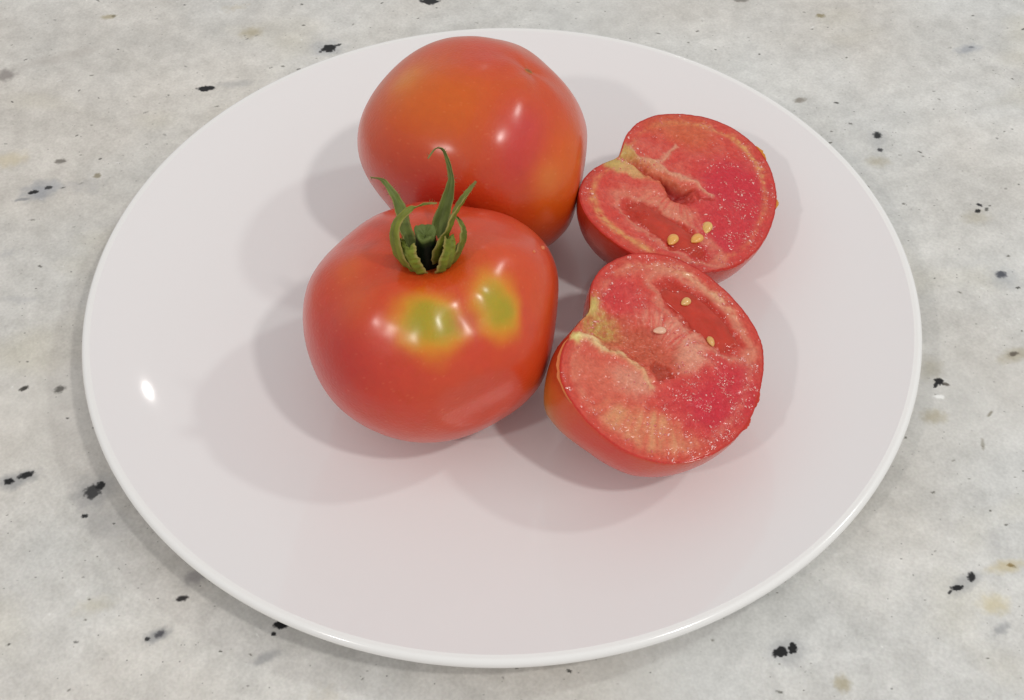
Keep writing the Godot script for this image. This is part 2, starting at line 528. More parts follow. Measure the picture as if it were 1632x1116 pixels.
func back_tomato():
	var c := Vector3(-0.0076, 0.0389, -0.0364)
	var spec := {
		"a": Vector3(0.0379, 0.0361, 0.0379), "w": Vector3(0.0244, 0.671, 0.741), "axis": Vector3(0.4928, 0.8663, -0.0814).normalized(),
		"fit": [0.0095, -0.005, -0.0101, -0.0436, -0.016, 0.0155, 0.0116, -0.0097, -0.0077, 0.003, 0.0047, 0.0017],
		"clamps": [[Vector3(-0.175, -0.038, 0.984).normalized(), 0.0351, 0.003], [Vector3(0.97, -0.07, 0.2).normalized(), 0.0362, 0.003]],
		"lobe": func(th, ph, d):
			var l := 0.015 * cos(6.0 * ph + 0.9 + 0.5 * n_low.get_noise_1d(3.0)) * pow(sin(th), 1.5) * exp(-pow((th - 0.75) / 0.55, 2.0)) + 0.006 * cos(3.0 * ph + 2.0) * sin(th)
			l += -0.03 * exp(-pow(th / 0.12, 2.0)) + 0.007 * cos(5.0 * ph + 1.0) * 0.7 * exp(-pow((th - 0.28) / 0.2, 2.0)) + 0.004 * n_low.get_noise_3dv(d * 1.6)
			l += 0.006 * n_low.get_noise_3dv(d * 0.9 + Vector3(5, 2, 1))
			return 1.0 + l,
		"paint": func(d, th, _ph):
			var n := n_low.get_noise_3dv(d * 1.5 + Vector3(7, 0, 0))
			var k := lin(0.57, 0.062, 0.008)
			k = tint(k, lin(0.60, 0.108, 0.005), 0.95 * near(d, Vector3(-0.20, 0.87, 0.42), 0.50) + 0.5 * near(d, Vector3(-0.5, 0.8, 0.1), 0.4) + n * 0.2)
			k = tint(k, lin(0.66, 0.20, 0.015), 0.8 * near(d, Vector3(-0.565, 0.825, -0.0056), 0.17))
			k = tint(k, lin(0.55, 0.044, 0.034), 1.0 * near(d, Vector3(0.44, 0.70, 0.54), 0.26) + 0.7 * near(d, Vector3(0.36, 0.5, 0.75), 0.25) + 0.5 * near(d, Vector3(0.1, 0.99, -0.1), 0.3))
			k = tint(k, lin(0.64, 0.105, 0.006), 0.95 * near(d, Vector3(0.80, 0.34, 0.50), 0.30) + 0.7 * near(d, Vector3(0.6, 0.22, 0.78), 0.22))
			k = tint(k, lin(0.66, 0.19, 0.03), 0.6 * near(d, Vector3(0.62, 0.35, 0.72), 0.13))
			k = tint(k, lin(0.44, 0.026, 0.013), 0.9 * near(d, Vector3(-0.3, 0.25, 0.9), 0.5) + 0.5 * near(d, Vector3(-0.84, 0.2, 0.5), 0.4))
			k = tint(k, lin(0.42, 0.12, 0.03), 0.8 * exp(-pow(th / 0.035, 2.0)))
			var sp := n_fine.get_noise_3dv(d * 2.0)
			return k * (1.0 + 0.05 * n_mid.get_noise_3dv(d * 2.0)) + lin(0.04, 0.03, 0.015) * sstep(0.60, 0.68, sp),
	}
	var m := tomato_mesh(spec, 220, 320)
	c.y = PLATE_TOP - lowest(m) - 0.0002
	var t := thing("whole_tomato", "whole orange red tomato lying stem down at the back of the plate", "tomato", c)
	put(m, "body", M.skin, t)
	# the dry blossom scar near the top right
	var ax: Vector3 = spec.axis
	var at := surface_point(m, ax)
	var P := PackedVector3Array()
	var C := PackedColorArray()
	var s := ax.cross(Vector3(0, 0, 1)).normalized()
	var q := s.cross(ax)
	for i in 7:
		var r := 0.0001 + 0.0011 * i / 6.0
		for j in 18:
			var a := TAU * j / 18
			var rr := r * (1.0 + 0.35 * n_mid.get_noise_2d(cos(a) * 0.4, sin(a) * 0.4 + i * 0.02))
			P.append(at + (s * cos(a) * 1.6 + q * sin(a)) * rr + ax * (0.0004 * (1.0 - pow(i / 6.0, 2.0) * 1.3) + 0.00015 * n_fine.get_noise_2d(i, j)))
			C.append(lin(0.30, 0.13, 0.05) if i < 4 else lin(0.5, 0.16, 0.05))
	put(grid_mesh(P, C, 18, true, true), "blossom_scar", M.leaf, t)

# the vertex that lies farthest along d among those close to its ray
func surface_point(m: ArrayMesh, d: Vector3) -> Vector3:
	var best := -1.0
	var out := Vector3.ZERO
	for v in m.surface_get_arrays(0)[Mesh.ARRAY_VERTEX]:
		var g: float = v.normalized().dot(d)
		if g > best:
			best = g
			out = v
	return out

func front_tomato():
	var c := Vector3(-0.0200, 0.0362, 0.0331)
	var dent := Vector3(0.40, 0.10, 0.91).normalized()
	var spec := {
		"a": Vector3(0.0382, 0.0332, 0.0382), "w": Vector3(0.0571, 0.7581, 0.6496), "axis": Vector3(0.01, 0.995, 0.09).normalized(),
		"fit": [-0.0042, -0.0093, 0.0132, 0.023, -0.0086, 0.015, -0.0077, 0.0043, -0.0107, 0.0098, -0.0107, -0.0014],
		"clamps": [[Vector3(0.175, 0.038, -0.984).normalized(), 0.0353, 0.003], [dent, 0.0359, 0.0009], [Vector3(0.975, 0.0, 0.22).normalized(), 0.0368, 0.003]],
		"lobe": func(th, ph, d):
			var l := 0.015 * cos(7.6 * (wrapf(ph, -PI, PI) - 0.03)) * (1.0 - sstep(2.6, PI, absf(wrapf(ph, -PI, PI)))) * exp(-pow((th - 0.80) / 0.42, 2.0)) + 0.006 * cos(3.0 * ph + 1.0) * sin(th)
			l += -0.15 * exp(-pow(th / 0.27, 2.0)) + 0.004 * n_low.get_noise_3dv(d * 1.8)
			l += -0.014 * near(d, Vector3(0.28, 0.72, 0.63), 0.15)
			return 1.0 + l,
		"paint": func(d, th, _ph):
			var wob: Vector3 = d + Vector3(n_low.get_noise_3dv(d * 2.0), n_low.get_noise_3dv(d * 2.0 + Vector3(9, 0, 0)), n_low.get_noise_3dv(d * 2.0 + Vector3(0, 9, 0))) * 0.08
			var n := n_low.get_noise_3dv(d * 1.4)
			var k := lin(0.58, 0.046, 0.015)
			k = tint(k, lin(0.62, 0.085, 0.010), 0.8 * near(d, Vector3(0.1, 1.0, 0.2), 0.55) + 0.5 * near(d, Vector3(0.95, 0.4, 0.1), 0.5) + n * 0.25)
			k = tint(k, lin(0.55, 0.07, 0.018), 0.5 * near(d, Vector3(0.2, 0.3, 0.93), 0.4))
			k = tint(k, lin(0.46, 0.026, 0.018), 0.9 * near(d, Vector3(-0.67, 0.3, 0.67), 0.42))  # shade of the lower left side put into the skin as deeper red
			k = tint(k, lin(0.60, 0.12, 0.02), 0.6 * near(d, Vector3(-0.62, 0.74, 0.1), 0.16) + 0.45 * near(d, Vector3(-0.54, 0.72, 0.42), 0.2))
			var h1 := near(wob, Vector3(-0.04, 0.75, 0.66), 0.25) + near(wob, Vector3(0.13, 0.71, 0.69), 0.20)
			var h2 := near(wob, Vector3(0.50, 0.76, 0.42), 0.21) + near(wob, Vector3(0.57, 0.60, 0.56), 0.19)
			var hh := maxf(h1, h2)
			k = tint(k, lin(0.63, 0.16, 0.008), sstep(0.10, 0.58, hh))
			k = tint(k, lin(0.60, 0.28, 0.008), sstep(0.40, 0.9, hh) * 0.8)
			k = tint(k, lin(0.37, 0.29, 0.010), sstep(0.62, 1.35, hh) * (0.9 + 0.25 * n_mid.get_noise_3dv(d * 1.5)))
			k = tint(k, lin(0.52, 0.09, 0.04), 0.8 * near(d, Vector3(0.31, 0.70, 0.64), 0.10))
			k = tint(k, lin(0.33, 0.10, 0.02), 0.7 * exp(-pow(th / 0.12, 2.0)))
			var sp := n_fine.get_noise_3dv(d * 2.0 + Vector3(3, 3, 3))
			return k * (1.0 + 0.05 * n_mid.get_noise_3dv(d * 2.0)) + lin(0.04, 0.03, 0.015) * sstep(0.60, 0.68, sp),
	}
	var m := tomato_mesh(spec, 240, 340)
	c.y = PLATE_TOP - lowest(m) - 0.0002
	var t := thing("whole_tomato", "whole red tomato with green calyx and two green yellow patches on its shoulder", "tomato", c)
	put(m, "body", M.skin, t)
	var calyx := Node3D.new()
	calyx.name = "calyx"
	t.add_child(calyx)
	var top := surface_point(m, spec.axis)
	stem_stub(calyx, top)
	# sepals: middle line in millimetres of the scene, half widths in millimetres, turn of the blade, torn or pointed tip
	var S := [
		["left", [Vector3(-21.0, 62.5, 34.5), Vector3(-23.9, 68.8, 34.5), Vector3(-25.6, 73.2, 31.5), Vector3(-26.9, 76.4, 27.5), Vector3(-29.0, 80.5, 24.5), Vector3(-31.9, 82.7, 21.5), Vector3(-35.5, 82.6, 20.0)], [2.6, 3.6, 3.1, 2.0, 1.3, 0.7, 0.2], lin(0.115, 0.14, 0.024), false],
		["arch", [Vector3(-20.8, 62.4, 35.6), Vector3(-25.9, 70.3, 39.5), Vector3(-27.6, 79.4, 41.5), Vector3(-26.8, 86.2, 41.5), Vector3(-23.5, 88.4, 39.0), Vector3(-20.1, 88.0, 36.5), Vector3(-16.4, 86.3, 34.5)], [2.8, 3.9, 2.7, 1.6, 1.0, 0.6, 0.2], lin(0.165, 0.185, 0.03), false],
		["tall", [Vector3(-18.4, 62.6, 33.4), Vector3(-16.4, 71.0, 27.0), Vector3(-14.5, 76.3, 24.0), Vector3(-13.0, 81.8, 21.5), Vector3(-13.6, 85.6, 18.5), Vector3(-15.0, 89.6, 17.0), Vector3(-17.0, 91.6, 19.0), Vector3(-18.9, 90.6, 21.5)], [2.3, 2.6, 2.0, 1.25, 0.8, 0.5, 0.35, 0.2], lin(0.10, 0.125, 0.022), false],
		["right", [Vector3(-18.0, 62.4, 35.4), Vector3(-16.7, 72.6, 37.5), Vector3(-13.9, 80.6, 36.5), Vector3(-11.4, 84.6, 34.5), Vector3(-8.6, 87.6, 32.5), Vector3(-5.7, 91.2, 31.5)], [2.6, 3.8, 3.3, 2.3, 1.3, 0.3], lin(0.17, 0.19, 0.025), false],
		["frontleft", [Vector3(-20.6, 62.2, 36.6), Vector3(-22.9, 68.4, 41.2), Vector3(-24.4, 75.6, 42.4), Vector3(-24.5, 80.0, 41.8)], [2.6, 3.5, 3.3, 2.7], lin(0.17, 0.205, 0.028), true],
		["frontright", [Vector3(-17.9, 62.2, 36.6), Vector3(-15.1, 69.2, 41.0), Vector3(-13.6, 76.2, 41.8), Vector3(-13.2, 81.2, 41.0)], [2.4, 3.2, 2.8, 1.9], lin(0.17, 0.205, 0.028), true],
		["outer", [Vector3(-17.6, 62.4, 35.2), Vector3(-12.7, 69.6, 37.5), Vector3(-10.2, 76.6, 37.5), Vector3(-10.3, 79.2, 36.0), Vector3(-11.6, 82.0, 35.2)], [2.4, 3.6, 2.9, 2.1, 0.7], lin(0.13, 0.155, 0.025), true],
	]
	for s in S:
		sepal(calyx, s, top, c)
	# small pale bumps of old scars on the right shoulder
	for b in [[Vector3(0.8314, 0.4981, -0.2464), 0.0008], [Vector3(0.78, 0.62, -0.10), 0.0005]]:
		var at := surface_point(m, b[0].normalized())
		var sm := SphereMesh.new()
		sm.radius = 1.0
		sm.height = 2.0
		sm.radial_segments = 14
		sm.rings = 7
		var o := put(sm, "skin_scar", M.scar if M.has("scar") else scar_material(), t)
		o.transform = Transform3D(Basis.IDENTITY.scaled(Vector3(b[1], b[1] * 0.8, b[1])), at)

func scar_material() -> StandardMaterial3D:
	var k := StandardMaterial3D.new()
	k.albedo_color = Color(0.62, 0.17, 0.06).linear_to_srgb()
	k.roughness = 0.4
	M.scar = k
	return k

func stem_stub(parent: Node, top: Vector3):
	var P := PackedVector3Array()
	var C := PackedColorArray()
	var rows := [[0.0040, -0.001], [0.0036, 0.002], [0.0032, 0.006], [0.0029, 0.009], [0.0029, 0.0108], [0.0031, 0.0122], [0.0028, 0.0128], [0.0019, 0.0120], [0.0001, 0.0108]]
	for i in rows.size():
		for j in 36:
			var a := TAU * j / 36
			var rr: float = rows[i][0] * (1.0 + 0.05 * cos(3.0 * a + 0.6) + 0.22 * n_mid.get_noise_2d(cos(a) * 0.16 + i * 0.02, sin(a) * 0.16))
			P.append(top + Vector3(cos(a) * rr - 0.0003, rows[i][1] + (0.0012 if i > 3 else 0.0004) * n_mid.get_noise_2d(cos(a) * 0.2 + 5.0, sin(a) * 0.2 + i * 0.02), sin(a) * rr + 0.001))
			C.append(lin(0.005, 0.008, 0.004) if i < 4 else (lin(0.02, 0.035, 0.010) if i < 5 else lin(0.14, 0.18, 0.05)))  # near-black sides paint in the dark hollow inside the calyx
	put(grid_mesh(P, C, 36, true, true), "stem_stub", M.leaf, parent)

func curve_at(L: Array, t: float):
	var n := L.size() - 1
	var f := clampf(t, 0.0, 1.0) * n
	var i := mini(int(f), n - 1)
	var u := f - i
	var a = L[maxi(i - 1, 0)]
	var b = L[i]
	var c = L[i + 1]
	var d = L[mini(i + 2, n)]
	return 0.5 * (2.0 * b + (c - a) * u + (2.0 * a - 5.0 * b + 4.0 * c - d) * u * u + (3.0 * b - a - 3.0 * c + d) * u * u * u)

# a sepal as a thin blade with a folded middle and rolled edges: top and underside with a rim between
func sepal(parent: Node, s: Array, top: Vector3, c: Vector3):
	var L: Array = s[1]
	var W: Array = s[2]
	var col: Color = s[3]
	var torn: bool = s[4]
	var centre := top + c
	var nu := 44
	var ring := 20
	var P := PackedVector3Array()
	var C := PackedColorArray()
	for i in nu + 1:
		var t := float(i) / nu
		var p: Vector3 = curve_at(L, t) * 0.001
		var fw: Vector3 = ((curve_at(L, minf(t + 0.02, 1.0)) - curve_at(L, maxf(t - 0.02, 0.0))) as Vector3).normalized()
		var out := p - centre
		out.y = 0.0
		out = out.normalized() if out.length() > 0.001 else Vector3(0, 0, 1)
		out = (out - fw * out.dot(fw)).normalized()
		var side := fw.cross(out).normalized()
		var w: float = curve_at(W, t) * 0.001
		var jag := 0.0
		for j in ring:
			# around the thin cross-section: j 0..9 outer face from left to right, 10..19 inner face back
			var outer := j < ring / 2
			var x := (j / 9.0) * 2.0 - 1.0 if outer else 1.0 - ((j - 10) / 9.0) * 2.0
			var edge := 1.0 - 0.35 * absf(n_mid.get_noise_2d(t * 1.2 + L[0].x, signf(x) * 3.0))
			var lift := 0.42 * w * (1.0 - x * x) - 0.09 * w * cos(x * 8.0 + 3.0 * n_mid.get_noise_1d(t * 1.5 + L[0].z)) * (1.0 - absf(x)) - 0.14 * w * exp(-x * x * 30.0) + 0.16 * w * absf(x) * n_mid.get_noise_2d(t * 2.2 + L[0].x, signf(x) * 2.0)
			var thick := 0.00024 * (1.0 - 0.6 * absf(x)) * (0.35 + 0.65 * minf(1.0, w / 0.002))
			if torn and t > 0.80:
				jag = (t - 0.8) * 0.016 * (n_mid.get_noise_2d(x * 0.35, L[0].x) - 0.25)
			var q := p + side * (x * w * edge) + out * (lift + (thick if outer else -thick)) + fw * jag
			q += out * 0.00025 * n_mid.get_noise_2d(x * 0.4 + L[0].z, t * 2.0)
			P.append(q - c)
			var k := col * (1.0 + 0.55 * n_mid.get_noise_2d(x * 0.3, t * 1.2 + L[0].x))
			k = tint(k, lin(0.36, 0.28, 0.09), sstep(0.78, 1.0, absf(x)) * 0.85)
			k = tint(k, lin(0.26, 0.30, 0.10), 0.4 * exp(-x * x * 60.0))
			k = tint(k, lin(0.28, 0.22, 0.08), 0.8 * sstep(0.8, 1.0, t) if not torn else 0.0)
			if not outer:
				k = tint(k, lin(0.20, 0.25, 0.10), 0.25)
			C.append(k)
	var o := put(grid_mesh(P, C, ring, true), "sepal", M.leaf, parent)
	# fine hairs along the edges
	if not torn:
		var st := SurfaceTool.new()
		st.begin(Mesh.PRIMITIVE_TRIANGLES)
		for h in 26:
			var i := int(rng.randf_range(0.3, 1.0) * nu)
			var j := 0 if rng.randf() < 0.5 else 9
			var a := P[i * ring + j]
			var dirn := (a - P[i * ring + (9 - j)]).normalized() + Vector3(rng.randf_range(-0.5, 0.5), rng.randf_range(-0.3, 0.6), rng.randf_range(-0.5, 0.5))
			var b := a + dirn.normalized() * rng.randf_range(0.0006, 0.0014)
			var sd := dirn.cross(Vector3(0.3, 1, 0.5)).normalized() * 0.00006
			var sd2 := dirn.cross(sd).normalized() * 0.00006
			for v in [a + sd, a - sd, b, a + sd2, a - sd2, b, a - sd, a + sd, b]:
				st.set_color(lin(0.45, 0.42, 0.2))
				st.add_vertex(v)
		st.generate_normals()
		var hairs := put(st.commit(), "edge_hair", M.leaf, parent)
		hairs.set_meta("kind", "stuff")

# ---------------------------------------------------------------- tomato halves

# spec: centre, n, e, f (face axes; e towards the stem), r (outline harmonics, mm), depth, face(p, rho, phi) -> [height mm, colour]
func outline_r(spec: Dictionary, phi: float, notch := 1.0) -> float:
	var r: float = spec.r[0]
	for k in 6:
		r += spec.r[k * 2 + 1] * cos((k + 1) * phi) + spec.r[k * 2 + 2] * sin((k + 1) * phi)
	return r - spec.notch * notch * exp(-pow(phi / 0.22, 2.0))

func edge_wave(spec: Dictionary, phi: float) -> float:
	return 0.16 * n_mid.get_noise_2d(cos(phi) * 1.1 + spec.salt, sin(phi) * 1.1) + 0.12 * n_fine.get_noise_2d(cos(phi) * 0.8 + spec.salt, sin(phi) * 0.8)

func cut_half(spec: Dictionary, label: String) -> Node3D:
	var c: Vector3 = spec.centre
	var n: Vector3 = spec.n
	var e: Vector3 = spec.e
	var f: Vector3 = spec.f
	var NP := 420
	var t := thing("tomato_half", label, "tomato half", c, "halves of the cut tomato")
	# skin: from just above the cut edge down round the underside
	var P := PackedVector3Array()
	var C := PackedColorArray()
	var rows := 90
	for i in rows + 1:
		var s := float(i) / rows
		var an := s * PI * 0.5 * 0.998
		for j in NP:
			var phi := wrapf(TAU * j / NP, -PI, PI)
			var shrink := pow(cos(an), 0.86)
			var r := outline_r(spec, phi, 1.0 - 0.5 * s) + edge_wave(spec, phi) * (1.0 - sstep(0.0, 0.12, s))
			var bump: float = 1.0 + spec.bulge * exp(-pow((phi - 0.75) / 0.6, 2.0)) * pow(sin(minf(s * 1.6, 1.0) * PI), 1.0) + 0.012 * n_low.get_noise_3d(cos(phi) * 1.5, sin(phi) * 1.5, s * 2.0 + spec.salt) * sstep(0.0, 0.3, s)
			var q: Vector3 = e * (r * cos(phi) * shrink * bump) + f * (r * sin(phi) * shrink * bump) - n * (spec.depth * sin(an))
			if i == 0:
				q -= (e * cos(phi) + f * sin(phi)) * 0.12 + n * 0.1
			q *= 0.001
			for k in spec.clamps:
				var g: float = q.dot(k[0])
				if g > k[1] - 0.002:
					q += k[0] * (smin(g, k[1], 0.003) - g)
			var y: float = q.y + c.y
			if y < PLATE_TOP + 0.002:
				q.y += maxf(PLATE_TOP - y - 0.0001, 0.0)
			P.append(q)
			C.append(spec.skin.call(phi, s))
	put(grid_mesh(P, C, NP, true), "skin", M.skin, t)
	# cut face
	var F := PackedVector3Array()
	var D := PackedColorArray()
	var rings := 140
	for i in rings + 1:
		var rho := pow(float(i) / rings, 0.8)
		rho = maxf(rho, 0.0006)
		for j in NP:
			var phi := wrapf(TAU * j / NP, -PI, PI)
			var R := outline_r(spec, phi) + edge_wave(spec, phi) - 0.12
			var p := Vector2(cos(phi), sin(phi)) * R * rho
			var got: Array = spec.face.call(p, rho, phi)
			var h: float = got[0] - 0.12 * sstep(0.98, 1.0, rho)
			F.append((e * p.x + f * p.y + n * h) * 0.001)
			D.append(got[1])
	put(grid_mesh(F, D, NP, true, true), "cut_face", M.flesh, t)
	return t

func tomato_seed(parent: Node, spec: Dictionary, u: float, v: float, h: float, turn: float, size: float, col: Color):
	var P := PackedVector3Array()
	var C := PackedColorArray()
	for i in 15:
		var th := lerpf(0.01, PI - 0.01, i / 14.0)
		for j in 22:
			var ph := TAU * j / 22
			var x := cos(th)
			var taper := 1.0 - 0.24 * x - 0.10 * x * x
			var q := Vector3(x * 2.25, sin(th) * cos(ph) * 0.85 * taper, sin(th) * sin(ph) * 1.5 * taper)
			q *= size * (1.0 + 0.05 * n_mid.get_noise_3dv(q * 0.3 + Vector3(u, v, 0)))
			P.append(q * 0.001)
			C.append(col * (1.0 + 0.25 * n_mid.get_noise_3dv(q * 0.5 + Vector3(v, u, 0))))
	var o := put(grid_mesh(P, C, 22, true, true), "seed", M.seed, parent)
	var ax: Vector3 = (spec.e * cos(turn) + spec.f * sin(turn)).normalized()
	var up: Vector3 = (spec.n as Vector3).rotated(ax, rng.randf_range(-0.35, 0.35))
	o.transform = Transform3D(Basis(ax, up, ax.cross(up)).orthonormalized(), (spec.e * u + spec.f * v + spec.n * h) * 0.001)

# a glossy pool of seed jelly that fills a chamber
func jelly(parent: Node, spec: Dictionary, u: float, v: float, ru: float, rv: float, turn: float, h: float, bend: float, col: Color):
	var P := PackedVector3Array()
	var C := PackedColorArray()
	for i in 23:
		var rho := maxf(i / 22.0, 0.001)
		for j in 90:
			var a := TAU * j / 90
			var rag := 1.0 + 0.28 * n_mid.get_noise_2d(cos(a) * 0.22 + u, sin(a) * 0.22 + v)
			var p := Vector2(cos(a) * ru, sin(a) * rv) * rho * rag
			p.y += bend * (p.x / ru) * (p.x / ru)
			p = p.rotated(deg_to_rad(turn)) + Vector2(u, v)
			var z := h + 0.55 * (1.0 - rho * rho) - 1.3 * sstep(0.75, 1.0, rho) + 0.16 * n_mid.get_noise_2d(p.x * 0.06, p.y * 0.06)
			P.append((spec.e * p.x + spec.f * p.y + spec.n * z) * 0.001)
			C.append(col * (1.0 + 0.18 * n_mid.get_noise_2d(p.x * 0.05 + 7.0, p.y * 0.05)))
	put(grid_mesh(P, C, 90, true, true), "seed_jelly", M.gel, parent)

# wet grains of the cut flesh, the paler ones painted as glints
func grains(parent: Node, spec: Dictionary, count: int, dense: Callable):
	var sm := SphereMesh.new()
	sm.radius = 1.0
	sm.height = 2.0
	sm.radial_segments = 9
	sm.rings = 5
	var T := []
	var K := []
	var tries := 0
	while T.size() < count and tries < count * 30:
		tries += 1
		var phi := rng.randf_range(-PI, PI)
		var rho := sqrt(rng.randf()) * 0.975
		var p := Vector2(cos(phi), sin(phi)) * outline_r(spec, phi) * rho
		var chance: float = dense.call(p, rho) * (0.03 + 1.5 * sstep(0.0, 0.42, n_mid.get_noise_2d(p.x * 0.035 + spec.salt, p.y * 0.035)))
		if rng.randf() > chance:
			continue
		var h: float = spec.face.call(p, rho, phi)[0]
		var r := 0.09 + 0.24 * pow(rng.randf(), 3.0)
		var ax: Vector3 = (spec.e * cos(rng.randf() * TAU) + spec.f * sin(rng.randf() * TAU)).normalized()
		var b := Basis(ax, spec.n, ax.cross(spec.n)).orthonormalized()
		b = b * Basis.from_scale(Vector3(r * rng.randf_range(1.0, 2.1), r * 0.7, r * 0.95) * 0.001)
		T.append(Transform3D(b, (spec.e * p.x + spec.f * p.y + spec.n * (h + r * 0.15)) * 0.001))
		var pale := pow(rng.randf(), 3.6)
		K.append(lin(0.62, 0.11, 0.09).lerp(lin(0.88, 0.55, 0.50), pale))  # pale end of the range puts wet glints into the colour
	var mm := MultiMesh.new()
	mm.transform_format = MultiMesh.TRANSFORM_3D
	mm.use_colors = true
	mm.mesh = sm
	mm.instance_count = T.size()
	for i in T.size():
		mm.set_instance_transform(i, T[i])
		mm.set_instance_color(i, K[i])
	var o := MultiMeshInstance3D.new()
	o.name = "wet_grain_glint"
	o.multimesh = mm
	o.material_override = M.bead
	o.set_meta("kind", "stuff")
	parent.add_child(o, true)

# a loose lip of skin standing off the cut edge between two angles
func skin_lip(parent: Node, spec: Dictionary, p0: float, p1: float, out_mm: float, up_mm: float, col: Color):
	var P := PackedVector3Array()
	var C := PackedColorArray()
	for i in 25:
		var s := i / 24.0
		var phi := deg_to_rad(lerpf(p0, p1, s))
		var w := sin(s * PI)
		var r := outline_r(spec, phi) + edge_wave(spec, phi)
		var rag := 1.0 + 0.5 * n_mid.get_noise_2d(s * 1.5, p0)
		var o2: Vector3 = spec.e * cos(phi) + spec.f * sin(phi)
		for q in [[-0.5, -0.5], [out_mm * 0.45 * w * rag, 0.25 * up_mm * w], [out_mm * w * rag, up_mm * w * rag], [out_mm * w * rag + 0.06, up_mm * w * rag - 0.16], [0.1, -0.9]]:
			P.append((o2 * (r + q[0]) + spec.n * q[1]) * 0.001)
			C.append(col)
	put(grid_mesh(P, C, 5, false), "skin_lip", M.flesh, parent)

